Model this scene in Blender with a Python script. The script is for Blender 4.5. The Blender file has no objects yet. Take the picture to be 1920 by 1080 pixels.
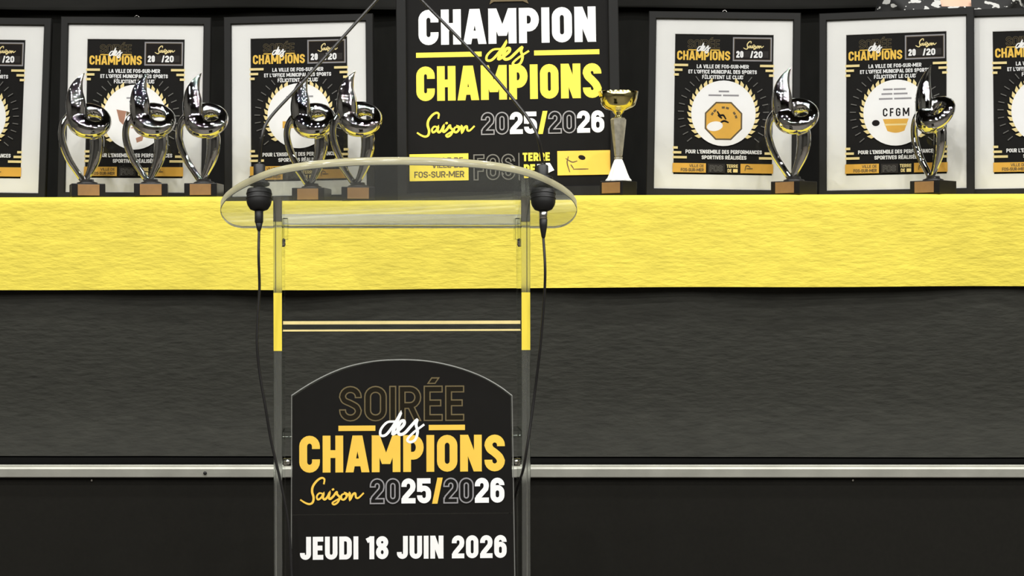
import bpy, bmesh, math, random
from mathutils import Vector, Matrix, Euler
random.seed(7)
SC = bpy.context.scene
COL = SC.collection
R = math.radians

# ------------------------------------------------------------------ camera
F = 3870.0                       # focal length in pixels of the 1920-wide frame
CAMZ = 0.49                      # lens height above the stage deck
ROLL = R(0.10)
cd = bpy.data.cameras.new('camera'); cam = bpy.data.objects.new('camera', cd); COL.objects.link(cam)
cd.sensor_width = 36.0; cd.lens = F / 1920 * 36.0
cd.clip_start = 0.05; cd.clip_end = 100
cam.rotation_mode = 'XYZ'
cam.matrix_world = Matrix.Translation((0, 0, CAMZ)) @ Euler((R(90), 0, 0)).to_matrix().to_4x4() @ Matrix.Rotation(-ROLL, 4, 'Z')
SC.camera = cam

# ------------------------------------------------------------------ world, exposure, lamps
w = bpy.data.worlds.new('world'); SC.world = w; w.use_nodes = True
w.node_tree.nodes['Background'].inputs[0].default_value = (0.9, 0.95, 1.0, 1)
w.node_tree.nodes['Background'].inputs[1].default_value = 0.05
SC.view_settings.view_transform = 'Standard'
try: SC.view_settings.look = 'None'
except Exception: pass
SC.view_settings.gamma = 1.0
SC.view_settings.use_curve_mapping = False
SC.view_settings.exposure = 0.0
LAMP_W = 48.5
for i in range(6):
    for j in range(6):
        ld = bpy.data.lights.new('ceiling_spot', 'AREA'); ld.shape = 'DISK'; ld.size = 0.12
        ld.energy = LAMP_W; ld.color = (1.0, 0.985, 0.95)
        lo = bpy.data.objects.new('ceiling_spot', ld); COL.objects.link(lo)
        lo.location = (-5.2 + 2.1 * i + (0.7 if j % 2 else 0), -3.4 + 1.6 * j, 4.85)

# ------------------------------------------------------------------ materials
def srgb(c):
    c = [x / 255 for x in c]
    return tuple((x / 12.92 if x <= 0.04045 else ((x + 0.055) / 1.055) ** 2.4) for x in c) + (1,)

def mat(name, rgb, rough=0.6, metal=0.0, var=0.06, scale=30.0, bump=0.0, bscale=60.0, stretch=(1, 1, 1), spec=0.5):
    m = bpy.data.materials.new(name); m.use_nodes = True
    nt = m.node_tree; N = nt.nodes; L = nt.links; b = N['Principled BSDF']
    b.inputs['Roughness'].default_value = rough; b.inputs['Metallic'].default_value = metal
    b.inputs['Specular IOR Level'].default_value = spec
    tc = N.new('ShaderNodeTexCoord'); mp = N.new('ShaderNodeMapping'); mp.inputs['Scale'].default_value = stretch
    L.new(tc.outputs['Object'], mp.inputs[0])
    no = N.new('ShaderNodeTexNoise'); no.inputs['Scale'].default_value = scale; no.inputs['Detail'].default_value = 4
    L.new(mp.outputs[0], no.inputs[0])
    c = srgb(rgb) if max(rgb) > 1.0 else tuple(rgb) + (1,)
    cr = N.new('ShaderNodeValToRGB')
    cr.color_ramp.elements[0].position = 0.3; cr.color_ramp.elements[1].position = 0.7
    cr.color_ramp.elements[0].color = tuple(x * (1 - var) for x in c[:3]) + (1,)
    cr.color_ramp.elements[1].color = tuple(min(1, x * (1 + var)) for x in c[:3]) + (1,)
    L.new(no.outputs[0], cr.inputs[0]); L.new(cr.outputs[0], b.inputs['Base Color'])
    if bump:
        n2 = N.new('ShaderNodeTexNoise'); n2.inputs['Scale'].default_value = bscale; n2.inputs['Detail'].default_value = 3
        L.new(mp.outputs[0], n2.inputs[0])
        bp = N.new('ShaderNodeBump'); bp.inputs['Strength'].default_value = 1.0; bp.inputs['Distance'].default_value = bump
        L.new(n2.outputs[0], bp.inputs['Height']); L.new(bp.outputs[0], b.inputs['Normal'])
    return m

def acrylic(name, tint=(0.97, 0.985, 0.975), rough=0.0):
    m = bpy.data.materials.new(name); m.use_nodes = True
    nt = m.node_tree; N = nt.nodes; L = nt.links
    N.remove(N['Principled BSDF']); out = N['Material Output']
    g = N.new('ShaderNodeBsdfGlass'); g.inputs['IOR'].default_value = 1.49; g.inputs['Roughness'].default_value = rough
    tc = N.new('ShaderNodeTexCoord'); no = N.new('ShaderNodeTexNoise'); no.inputs['Scale'].default_value = 4
    L.new(tc.outputs['Object'], no.inputs[0])
    cr = N.new('ShaderNodeValToRGB')
    cr.color_ramp.elements[0].color = tuple(x * 0.985 for x in tint) + (1,); cr.color_ramp.elements[1].color = tint + (1,)
    L.new(no.outputs[0], cr.inputs[0]); L.new(cr.outputs[0], g.inputs['Color'])
    L.new(g.outputs[0], out.inputs[0])
    return m

def milled(name, mix=.07, rough=.12, tint=(.85, .86, .82)):
    # sawn, lightly frosted rim of an acrylic sheet: part clear, part scattering
    m = acrylic(name, rough=rough); nt = m.node_tree; N = nt.nodes; L = nt.links; out = N['Material Output']
    g = out.inputs[0].links[0].from_node
    d = N.new('ShaderNodeBsdfDiffuse'); d.inputs[0].default_value = tint + (1,)
    t = N.new('ShaderNodeBsdfTranslucent'); t.inputs[0].default_value = tint + (1,)
    a = N.new('ShaderNodeMixShader'); L.new(d.outputs[0], a.inputs[1]); L.new(t.outputs[0], a.inputs[2]); a.inputs[0].default_value = .5
    x = N.new('ShaderNodeMixShader'); x.inputs[0].default_value = mix
    L.new(g.outputs[0], x.inputs[1]); L.new(a.outputs[0], x.inputs[2]); L.new(x.outputs[0], out.inputs[0])
    return m

def pane_mat(name):
    m = bpy.data.materials.new(name); m.use_nodes = True
    nt = m.node_tree; N = nt.nodes; L = nt.links
    N.remove(N['Principled BSDF']); out = N['Material Output']
    t = N.new('ShaderNodeBsdfTransparent'); g = N.new('ShaderNodeBsdfGlossy'); g.inputs['Roughness'].default_value = 0.02
    f = N.new('ShaderNodeFresnel'); f.inputs['IOR'].default_value = 1.28
    mx = N.new('ShaderNodeMixShader'); L.new(f.outputs[0], mx.inputs[0]); L.new(t.outputs[0], mx.inputs[1]); L.new(g.outputs[0], mx.inputs[2])
    L.new(mx.outputs[0], out.inputs[0])
    return m

M = {}
M['yellow'] = mat('yellow_nonwoven_cloth', (214, 197, 78), 0.75, var=0.10, scale=22, bump=0.0026, bscale=60, stretch=(0.55, 1, 1.7), spec=0.2)
M['blackcloth'] = mat('black_nonwoven_cloth', (46, 46, 41), 0.8, var=0.16, scale=26, bump=0.0032, bscale=42, stretch=(0.55, 1, 1.9), spec=0.2)
M['frame'] = mat('black_frame_lacquer', (25, 25, 24), 0.55, var=0.05, spec=0.2)
M['framedark'] = mat('frame_rebate', (16, 16, 15), 0.6)
M['mat'] = mat('white_mat_board', (238, 238, 234), 0.8, var=0.015, scale=8)
M['pane'] = pane_mat('picture_glass')
M['black'] = mat('print_black', (26, 25, 23), 0.6, var=0.05, spec=0.12)
M['board'] = mat('print_charcoal', (24, 23, 21), 0.6, var=0.05, spec=0.12)
M['boardp'] = mat('poster_charcoal', (18, 17, 16), 0.6, var=0.05, spec=0.12)
M['white'] = mat('print_white', (252, 252, 250), 0.6, var=0.01)
M['pyellow'] = mat('print_yellow', (250, 226, 74), 0.6, var=0.03, scale=8)
M['pgold'] = mat('print_gold', (250, 204, 78), 0.6, var=0.06, scale=7)
M['cream'] = mat('print_cream', (246, 226, 158), 0.6, var=0.04)
M['orange'] = mat('print_ochre', (232, 180, 66), 0.6, var=0.05)
M['pbrown'] = mat('print_brown', (96, 80, 48), 0.6)
M['pdim'] = mat('print_dim_brown', (30, 26, 16), 0.6, spec=0.12)
M['oline'] = mat('print_olive_line', (108, 95, 62), 0.6)
M['pgrey'] = mat('print_grey', (112, 110, 104), 0.6)
M['pgrey2'] = mat('print_pale_grey', (150, 148, 150), 0.6)
M['pdark'] = mat('print_darkgrey', (54, 51, 48), 0.6, spec=0.12)
M['rust'] = mat('print_rust', (178, 130, 104), 0.6)
M['ink'] = mat('print_ink', (30, 26, 24), 0.6, spec=0.12)
M['bluegrey'] = mat('print_bluegrey', (140, 146, 160), 0.6)
M['chrome'] = mat('chrome_figure', (225, 225, 222), 0.02, 1.0, var=0.01, bump=0.0003, bscale=22)
M['gold'] = mat('pale_gold_metal', (226, 214, 150), 0.12, 1.0, var=0.04)
M['silver'] = mat('cut_silver', (215, 210, 192), 0.35, 0.8, var=0.2, scale=60)
M['crystal'] = mat('white_cup_foot', (246, 246, 240), 0.25, 0.0, var=0.06, scale=40)
M['plinth'] = mat('black_stone', (24, 23, 22), 0.3, var=0.2, scale=40)
M['plaque'] = mat('bronze_plaque', (152, 116, 74), 0.45, 0.3, var=0.08, scale=40)
M['acrylic'] = acrylic('clear_acrylic')
M['milled'] = milled('milled_acrylic_edge')
M['frost'] = milled('frosted_acrylic_edge', .45)
M['frostwarm'] = milled('frosted_plate_rim', .5, .12, (.97, .90, .60))
M['stop'] = milled('hazy_acrylic_bar', .32, .25, (.62, .62, .60))
M['haze'] = milled('scuffed_acrylic', .035, 0.0)
M['rubber'] = mat('black_rubber', (24, 24, 24), 0.5)
M['cord'] = mat('black_cord', (20, 19, 19), 0.55)
M['goose'] = mat('gooseneck_black_metal', (44, 43, 42), 0.35, 0.3)
M['steel'] = mat('bright_steel', (210, 208, 200), 0.2, 1.0)
M['alu'] = mat('worn_aluminium', (176, 176, 166), 0.42, 0.55, var=0.12, scale=9, stretch=(1, 1, 1), bump=0.0006, bscale=30)
M['deck'] = mat('black_stage_vinyl', (11, 11, 10), 0.9, spec=0.05)
M['skirt'] = mat('black_stage_fascia', (24, 23, 19), 0.75, var=0.10, scale=120, spec=0.15)
M['drape'] = mat('black_drape', (22, 22, 20), 0.85, var=0.12, scale=30, stretch=(1, 1, .3), spec=0.1)
M['drape2'] = mat('black_band_cloth', (38, 38, 36), 0.8, var=0.12, scale=20, stretch=(.4, 1, 1), spec=0.2)
M['floor'] = mat('hall_floor', (70, 64, 58), 0.5, var=0.15, scale=5)
M['ceil'] = mat('hall_ceiling', (40, 40, 40), 0.9)
M['wall'] = mat('hall_wall', (70, 68, 64), 0.85)
M['skin'] = mat('skin', (222, 178, 152), 0.5, var=0.05)
M['hair'] = mat('dark_hair', (46, 34, 28), 0.5, var=0.3, scale=60)
M['trouser'] = mat('black_trouser', (26, 26, 28), 0.8)
M['eye'] = mat('eye_dark', (40, 28, 22), 0.3)
M['lip'] = mat('lip', (176, 96, 92), 0.5)

def pattern_mat():
    m = mat('black_white_print_fabric', (30, 30, 30), 0.7)
    nt = m.node_tree; N = nt.nodes; L = nt.links; b = N['Principled BSDF']
    tc = N.new('ShaderNodeTexCoord'); mp = N.new('ShaderNodeMapping'); mp.inputs['Scale'].default_value = (1, 1, 1.6)
    L.new(tc.outputs['Object'], mp.inputs[0])
    v = N.new('ShaderNodeTexVoronoi'); v.inputs['Scale'].default_value = 26
    nn = N.new('ShaderNodeTexNoise'); nn.inputs['Scale'].default_value = 22; L.new(mp.outputs[0], nn.inputs['Vector'])
    va = N.new('ShaderNodeVectorMath'); va.operation = 'MULTIPLY_ADD'; va.inputs[1].default_value = (.09, .09, .09)
    L.new(nn.outputs['Color'], va.inputs[0]); L.new(mp.outputs[0], va.inputs[2]); L.new(va.outputs[0], v.inputs['Vector'])
    cr = N.new('ShaderNodeValToRGB'); cr.color_ramp.interpolation = 'CONSTANT'
    cr.color_ramp.elements[0].color = (.55, .55, .53, 1); cr.color_ramp.elements[1].position = .38; cr.color_ramp.elements[1].color = (.012, .012, .012, 1)
    L.new(v.outputs['Distance'], cr.inputs[0]); L.new(cr.outputs[0], b.inputs['Base Color'])
    return m
M['pattern'] = pattern_mat()

# ------------------------------------------------------------------ helpers
def tag(o, label=None, cat=None, group=None, kind=None):
    if label: o['label'] = label
    if cat: o['category'] = cat
    if group: o['group'] = group
    if kind: o['kind'] = kind
    return o
def thing(name, label, cat, loc=(0, 0, 0), rot=(0, 0, 0), group=None):
    o = bpy.data.objects.new(name, None); COL.objects.link(o)
    o.location = loc; o.rotation_euler = rot; o.empty_display_size = 0.05
    return tag(o, label, cat, group)
class MB:
    def __init__(s): s.v = []; s.f = []; s.m = []; s.mats = []; s.sm = []
    def mi(s, m):
        m = M[m] if isinstance(m, str) else m
        if m not in s.mats: s.mats.append(m)
        return s.mats.index(m)
    def add(s, vs, fs, m, smooth=False):
        o = len(s.v); s.v += [tuple(p) for p in vs]; k = s.mi(m)
        for f in fs: s.f.append([o + i for i in f]); s.m.append(k); s.sm.append(smooth)
    def box(s, x0, y0, z0, x1, y1, z1, m):
        vs = [(x0, y0, z0), (x1, y0, z0), (x1, y1, z0), (x0, y1, z0), (x0, y0, z1), (x1, y0, z1), (x1, y1, z1), (x0, y1, z1)]
        s.add(vs, [(3, 2, 1, 0), (4, 5, 6, 7), (0, 1, 5, 4), (1, 2, 6, 5), (2, 3, 7, 6), (3, 0, 4, 7)], m)
    def bbox(s, x0, y0, z0, x1, y1, z1, m, bev=0.001):
        bm = bmesh.new(); bmesh.ops.create_cube(bm, size=1)
        for v in bm.verts:
            v.co = Vector(((x0 + x1) / 2 + v.co.x * (x1 - x0), (y0 + y1) / 2 + v.co.y * (y1 - y0), (z0 + z1) / 2 + v.co.z * (z1 - z0)))
        bmesh.ops.bevel(bm, geom=bm.edges[:], offset=bev, segments=2, affect='EDGES', profile=0.5)
        bm.verts.index_update()
        s.add([v.co[:] for v in bm.verts], [[v.index for v in f.verts] for f in bm.faces], m); bm.free()
    def tube(s, pts, rad, m, n=12, cap=True, flat=None):
        pts = [Vector(p) for p in pts]; k = len(pts)
        if not hasattr(rad, '__len__'): rad = [rad] * k
        T = [(pts[min(i + 1, k - 1)] - pts[max(i - 1, 0)]).normalized() for i in range(k)]
        up = Vector((0, 0, 1)) if abs(T[0].z) < 0.9 else Vector((0, 1, 0))
        nn = (up - T[0] * up.dot(T[0])).normalized(); vs = []
        for i in range(k):
            nn = (nn - T[i] * nn.dot(T[i])).normalized(); b = T[i].cross(nn)
            for j in range(n):
                a = 2 * math.pi * j / n
                d = nn * math.cos(a) + b * math.sin(a)
                if flat: d = Vector((d.x * flat[0], d.y * flat[1], d.z * flat[2]))
                vs.append(pts[i] + d * rad[i])
        fs = []
        for i in range(k - 1):
            for j in range(n):
                a = i * n + j; b2 = i * n + (j + 1) % n
                fs.append((a, b2, b2 + n, a + n))
        if cap: fs.append(tuple(range(n - 1, -1, -1))); fs.append(tuple(range((k - 1) * n, k * n)))
        s.add(vs, fs, m, True)
    def lathe(s, prof, m, n=32, mtx=None, smooth=True, cap=True):
        vs = []
        for r, z in prof:
            for j in range(n):
                a = 2 * math.pi * j / n
                p = Vector((r * math.cos(a), r * math.sin(a), z)); vs.append(mtx @ p if mtx else p)
        fs = []; k = len(prof)
        for i in range(k - 1):
            for j in range(n):
                a = i * n + j; b = i * n + (j + 1) % n; fs.append((a, b, b + n, a + n))
        if cap: fs.append(tuple(range(n - 1, -1, -1))); fs.append(tuple(range((k - 1) * n, k * n)))
        s.add(vs, fs, m, smooth)
    def mesh(s, name):
        me = bpy.data.meshes.new(name); me.from_pydata(s.v, [], s.f)
        for m in s.mats: me.materials.append(m)
        me.polygons.foreach_set('material_index', s.m); me.polygons.foreach_set('use_smooth', s.sm); me.update()
        return me
    def build(s, name, parent=None):
        o = bpy.data.objects.new(name, s.mesh(name)); COL.objects.link(o)
        if parent: o.parent = parent
        return o
def crom(pts, n=6):
    pts = [Vector(p) for p in pts]; P = [pts[0] * 2 - pts[1]] + pts + [pts[-1] * 2 - pts[-2]]; out = []
    for i in range(1, len(P) - 2):
        for k in range(n):
            t = k / n; a, b, c, d = P[i - 1:i + 3]
            out.append(0.5 * (2 * b + (c - a) * t + (2 * a - 5 * b + 4 * c - d) * t * t + (3 * b - a - 3 * c + d) * t ** 3))
    out.append(pts[-1]); return out
def cromr(pr, n=6):
    """catmull-rom on (x,y,z,r)"""
    o = crom([Vector(p) for p in pr], n); return [Vector(p[:3]) for p in o], [max(1e-4, p[3]) for p in o]
def P(px, py, y):
    """a pixel of the photograph at depth y, as a point of the hall"""
    dx, dy = px - 960, py - 540; c, s_ = math.cos(ROLL), math.sin(ROLL)
    dx, dy = dx * c - dy * s_, dx * s_ + dy * c
    return Vector((dx / F * y, y, CAMZ - dy / F * y))

# ------------------------------------------------------------------ flat print: strokes and letters
def arc(cx, cy, rx, ry, a0, a1, n=10):
    return [(cx + rx * math.cos(R(a0 + (a1 - a0) * i / n)), cy + ry * math.sin(R(a0 + (a1 - a0) * i / n))) for i in range(n + 1)]
GW = dict(I=0, M=.70, N=.53, A=.56, J=.44, E=.42, F=.40, L=.40, T=.46, V=.54)
GW.update({'É': .42, '1': .30, '/': .34, "'": .14, '-': .24, ' ': .20, '.': .12})
def glyph(ch, q, s):
    h = s / 2; W = GW.get(ch, .50) * q
    if ch == 'I': W = s
    if ch == "'": W = s
    l, r, b, t = h, W - h, h, 1 - h; rx = (r - l) / 2; cx = W / 2; ry = min(rx * 1.05, .21)
    S = lambda *p, c=False: ('s', list(p), c)
    top = arc(cx, t - ry, rx, ry, 0, 180); bot = arc(cx, b + ry, rx, ry, 180, 360)
    if ch == 'I': g = [S((cx, 0), (cx, 1))]
    elif ch in 'O0': g = [('s', top + bot, True)]
    elif ch == 'C': g = [('s', [(r, .64)] + top + bot + [(r, .36)], False)]
    elif ch == 'G': g = [('s', [(r, .66)] + top + bot + [(r, .50), (cx, .50)], False)]
    elif ch == 'Q': g = [('s', top + bot, True), S((cx, .2), (W, 0))]
    elif ch == 'U': g = [('s', [(l, 1)] + bot + [(r, 1)], False)]
    elif ch == 'J': g = [('s', [(l, .30)] + bot + [(r, 1)], False)]
    elif ch == 'S':
        g = [('s', [(r, t - ry - .03)] + top + [Vector((p[0], p[1])) for p in crom([(l, t - ry, 0), (l + .09 * W, t - ry - .11, 0), (cx, .51, 0), (r - .09 * W, b + ry + .11, 0), (r, b + ry, 0)], 4)] + bot[::-1] + [(l, b + ry + .03)], False)]
    elif ch in 'PR':
        m_ = .42 + 0; ym = m_ + .02
        rr = (t - ym) / 2; g = [S((l, 0), (l, 1)), ('s', [(l, t)] + arc(r - min(rr, rx), (t + ym) / 2, min(rr, rx), rr, 90, -90) + [(l, ym)], False)]
        if ch == 'R': g.append(('d', r - h * .1, 0, cx + .02 * W, ym))
    elif ch == 'D': g = [S((l, 0), (l, 1)), ('s', [(l, t)] + arc(r - rx, t - ry, rx, ry, 90, 0) + arc(r - rx, b + ry, rx, ry, 0, -90) + [(l, b)], False)]
    elif ch == 'B': g = [S((l, 0), (l, 1)), ('s', [(l, t), (cx, t)] + arc(r - rx * .6, .75, rx * .6, .25 - h, 90, -90) + arc(r - rx * .6, .25 + h / 2, rx * .6, .25 - h / 2, 90, -90) + [(l, b)], False)]
    elif ch in 'EÉ':
        g = [S((l, 0), (l, 1)), S((l, t), (W, t)), S((l, .51), (W * .92, .51)), S((l, b), (W, b))]
        if ch == 'É': g.append(('d', W * .40, 1.07, W * .62, 1.24))
    elif ch == 'F': g = [S((l, 0), (l, 1)), S((l, t), (W, t)), S((l, .50), (W * .92, .50))]
    elif ch == 'L': g = [S((l, 0), (l, 1)), S((l, b), (W, b))]
    elif ch == 'T': g = [S((cx, 0), (cx, 1)), S((0, t), (W, t))]
    elif ch == 'H': g = [S((l, 0), (l, 1)), S((r, 0), (r, 1)), S((l, .5), (r, .5))]
    elif ch == 'N': g = [S((l, 0), (l, 1)), S((r, 0), (r, 1)), ('d', r, 0, l, 1)]
    elif ch == 'M': g = [S((l, 0), (l, 1)), S((r, 0), (r, 1)), ('d', cx, .22, l, 1), ('d', cx, .22, r, 1)]
    elif ch == 'A': g = [('d', l * .9, 0, cx - h * .25, 1), ('d', W - l * .9, 0, cx + h * .25, 1), S((l * 1.4, .27), (W - l * 1.4, .27))]
    elif ch == 'V': g = [('d', cx - h * .25, 0, l * .9, 1), ('d', cx + h * .25, 0, W - l * .9, 1)]
    elif ch == 'Z': g = [S((0, t), (W, t)), S((0, b), (W, b)), ('d', l, b, r, t)]
    elif ch == '1': g = [S((r, 0), (r, 1)), S((0, .80), (r, 1 - h * .9))]
    elif ch == '2': g = [('s', [(l, .66)] + top[::-1] + [(r, .66), (r - .04 * W, .56), (l + .06 * W, b + .12), (l, b)], False), S((0, b), (W, b))]
    elif ch == '5': g = [S((l, .46), (l, 1)), S((l, t), (W * .96, t)), ('s', [(l, .52)] + [(cx * .8, .60)] + arc(cx, .60 - ry, rx, ry, 80, 0) + bot[::-1] + [(l, .32)], False)]
    elif ch == '6': g = [('s', [(r, .70)] + top + bot + [(r, .36)] + arc(cx, .60 - ry, rx, ry, 0, 170), False)]
    elif ch == '8': g = [('s', arc(cx, .735, rx * .94, .265 - h, 0, 360, 20)[:-1], True), ('s', arc(cx, .30, rx, .30 - h, 0, 360, 20)[:-1], True)]
    elif ch == '/': g = [('d', l * .8, -.02, W - l * .8, 1.02)]
    elif ch == "'": g = [S((cx, .68), (cx, 1))]
    elif ch == '-': g = [S((0, .42), (W, .42))]
    else: g = []
    return W, g
class Print:
    """a printed sheet: coloured faces a hair above one another, laid out in photo pixels"""
    def __init__(s, cx, cy, k): s.mb = MB(); s.cx = cx; s.cy = cy; s.k = k; s.n = 0; s.base = 0
    def pt(s, x, y): return ((x - s.cx) * s.k, -s.base - s.n * 1e-5, (s.cy - y) * s.k)
    def poly(s, pts, m, lift=1):
        s.n += lift; a = sum(p[0] * q[1] - q[0] * p[1] for p, q in zip(pts, pts[1:] + pts[:1]))
        if a > 0: pts = pts[::-1]
        s.mb.add([s.pt(*p) for p in pts], [list(range(len(pts)))], m)
    def rect(s, x0, y0, x1, y1, m): s.poly([(x0, y0), (x1, y0), (x1, y1), (x0, y1)], m)
    def ell(s, cx, cy, rx, ry, m, n=40, rot=0):
        c, d = math.cos(rot), math.sin(rot)
        s.poly([(cx + rx * math.cos(2 * math.pi * i / n) * c - ry * math.sin(2 * math.pi * i / n) * d, cy + rx * math.cos(2 * math.pi * i / n) * d + ry * math.sin(2 * math.pi * i / n) * c) for i in range(n)], m)
    def stroke(s, pts, w, m, closed=False, ext=0, taper=False):
        s.n += 1; P_ = [Vector(p) for p in pts]
        Q = [P_[0]]
        for p in P_[1:]:
            if (p - Q[-1]).length > 1e-4: Q.append(p)
        P_ = Q
        if closed and (P_[0] - P_[-1]).length < 1e-4: P_.pop()
        k = len(P_)
        if k < 2: return
        if not closed and ext:
            P_[0] = P_[0] + (P_[0] - P_[1]).normalized() * ext; P_[-1] = P_[-1] + (P_[-1] - P_[-2]).normalized() * ext
        A, B = [], []
        for i in range(k):
            a = P_[i - 1] if (i or closed) else None; c = P_[(i + 1) % k] if (i < k - 1 or closed) else None
            d1 = (P_[i] - a).normalized() if a is not None else None; d2 = (c - P_[i]).normalized() if c is not None else None
            if d1 is None: d1 = d2
            if d2 is None: d2 = d1
            n1 = Vector((-d1.y, d1.x)); n2 = Vector((-d2.y, d2.x)); n = n1 + n2
            n = n1 if n.length < 1e-3 else n.normalized()
            c_ = max(0.45, n.dot(n1)); off = n * (w / 2 / c_)
            if taper: off *= (0.75 + 0.35 * math.sin(math.pi * i / (k - 1)))
            A.append(P_[i] + off); B.append(P_[i] - off)
        lift = lambda q, i: (q[0], q[1] - i * 1.2e-6, q[2])
        vs = [lift(s.pt(*p), i) for i, p in enumerate(A)] + [lift(s.pt(*p), i) for i, p in enumerate(B)]; s.n += k * .12; fs = []
        for i in range(k if closed else k - 1):
            j = (i + 1) % k; fs.append((i, j, k + j, k + i))
        # face towards -y
        v = [Vector(x) for x in vs]; f = fs[0]
        if (v[f[1]] - v[f[0]]).cross(v[f[2]] - v[f[1]]).y > 0: fs = [q[::-1] for q in fs]
        s.mb.add(vs, fs, m)
    def text(s, t, x0, x1, y0, y1, m, st=.19, gap=.075, style=None, lw=.055):
        """capitals from x0 to x1, cap top y0, baseline y1; style: per-char list of ('f',mat) or ('o',line,fill)"""
        H = y1 - y0
        def width(q): return sum(glyph(c, q, st)[0] for c in t) + gap * (len(t) - 1)
        lo, hi = .2, 6
        for _ in range(40):
            mid = (lo + hi) / 2
            if width(mid) * H > (x1 - x0): hi = mid
            else: lo = mid
        q = lo; x = x0; todo = []
        for i, c in enumerate(t):
            W, g = glyph(c, q, st); sty = style[i] if style else ('f', m)
            todo.append((x, g, sty)); x += (W + gap) * H
        def draw(x, g, w, ext, mm):
            for p in g:
                if p[0] == 's': s.stroke([(x + a * H, y1 - b * H) for a, b in p[1]], w, mm, p[2], ext)
                else:
                    ax, ay, bx, by = x + p[1] * H, y1 - p[2] * H, x + p[3] * H, y1 - p[4] * H
                    L = math.hypot(bx - ax, by - ay); hw = w / 2 * L / max(1e-6, abs(by - ay)); e = ext / max(1e-6, abs(by - ay))
                    dx, dy = (bx - ax) * e, (by - ay) * e
                    ax -= dx; ay -= dy; bx += dx; by += dy
                    s.poly([(ax - hw, ay), (ax + hw, ay), (bx + hw, by), (bx - hw, by)], mm)
        for x, g, sty in todo:
            if sty[0] == 'f': draw(x, g, st * H, 0, sty[1])
        o = lw * H
        for x, g, sty in todo:
            if sty[0] == 'o': draw(x, g, st * H + o * .6, o * .3, sty[1])
        s.n += 4
        for x, g, sty in todo:
            if sty[0] == 'o': draw(x, g, st * H - o * 1.4, -o * .7, sty[2])
    def script(s, strokes, x0, y0, sx, sy, w, m):
        for st in strokes:
            s.stroke(crom([(x0 + a * sx, y0 + b * sy) for a, b in st], 5), w, m, ext=w * .3, taper=True)
    def build(s, name, parent): return s.mb.build(name, parent)
# handwritten words, normalised to a unit box
SAISON = [[(300, 132), (304, 96), (282, 84), (246, 104), (210, 150), (202, 196), (214, 246), (206, 286), (178, 299), (142, 287), (108, 265)],
          [(292, 215), (262, 210), (241, 236), (250, 262), (278, 246), (297, 214), (292, 246), (306, 262), (330, 240), (347, 206), (340, 244), (352, 258), (378, 236), (404, 202), (410, 222), (430, 246), (414, 286), (384, 304), (371, 290), (404, 268), (446, 246)],
          [(478, 212), (448, 226), (442, 256), (466, 264), (490, 236), (478, 212), (504, 226), (514, 214), (516, 264), (540, 222), (560, 214), (566, 248), (588, 250), (627, 214)], [(370, 182), (380, 178)]]
SAISON = [[((x - 105) / 525, (y - 80) / 225) for x, y in st] for st in SAISON]
DES = [[(572, 246), (532, 250), (500, 280), (498, 306), (524, 306), (556, 276), (590, 232), (604, 210), (580, 258), (562, 300), (588, 288), (620, 262), (622, 244), (604, 248), (590, 276), (596, 302), (624, 298), (658, 268), (690, 240), (686, 262), (694, 292), (682, 326), (656, 338), (640, 326), (672, 296), (726, 262)]]
DES = [[((x - 490) / 238, (y - 208) / 132) for x, y in st] for st in DES]

# ------------------------------------------------------------------ the hall
def struct(name, mb): o = mb.build(name); o['kind'] = 'structure'; return o
FZ = -0.5
b = MB(); b.box(-7, -8, FZ - .1, 7, 9, FZ, 'floor'); struct('floor', b)
b = MB(); b.box(-7, -8, 5.0, 7, 9, 5.1, 'ceil'); struct('ceiling', b)
b = MB(); b.box(-7.1, -8, FZ, -7, 9, 5, 'wall'); struct('wall_left', b)
b = MB(); b.box(7, -8, FZ, 7.1, 9, 5, 'wall'); struct('wall_right', b)
b = MB(); b.box(-7, -8.1, FZ, 7, -8, 5, 'wall'); struct('wall_front', b)
b = MB(); b.box(-7, 9, FZ, 7, 9.1, 5, 'wall'); struct('wall_back', b)

# stage: deck, edge rail, fascia
SY = 5.746; SYAW = -R(1.2)
stg = thing('stage', 'low black stage with a bare metal edge rail, carrying the table', 'stage', (0, SY, 0), (0, 0, SYAW))
b = MB(); b.box(-6, .04, -.09, 6, 2.9, 0, 'deck'); b.build('deck', stg)
b = MB()
prof = [(-.000, -.0355), (-.002, -.033), (-.002, -.009), (0.000, -.003), (.005, .0005), (.012, .0005), (.013, -.003), (.030, -.003), (.031, .0012), (.040, .0012), (.040, -.0355)]
prof = [(y, z * .9 - .006) for y, z in prof]
n = len(prof); vs = [(-6, y, z) for y, z in prof] + [(6, y, z) for y, z in prof]
b.add(vs, [(i, (i + 1) % n, n + (i + 1) % n, n + i) for i in range(n)] + [tuple(range(n - 1, -1, -1)), tuple(range(n, 2 * n))], 'alu')
b.build('edge_rail', stg)
b = MB(); b.box(-6, .012, FZ, 6, .038, -.0356, 'skirt'); b.build('fascia', stg)
for px, py, r_, m_ in ((167, 903, .0035, 'steel'), (1598, 900, .0035, 'steel'), (383, 888, .005, 'framedark')):
    p = P(px, py, SY - 0.0); b = MB()
    yy = .012 if m_ == 'steel' else -.002
    b.lathe([(r_, 0), (r_, .003), (r_ * .5, .0045)], m_, 12, Matrix.Translation((p.x / math.cos(SYAW), yy, p.z)) @ Matrix.Rotation(R(90), 4, 'X'))
    b.build('bolt', stg)

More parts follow.
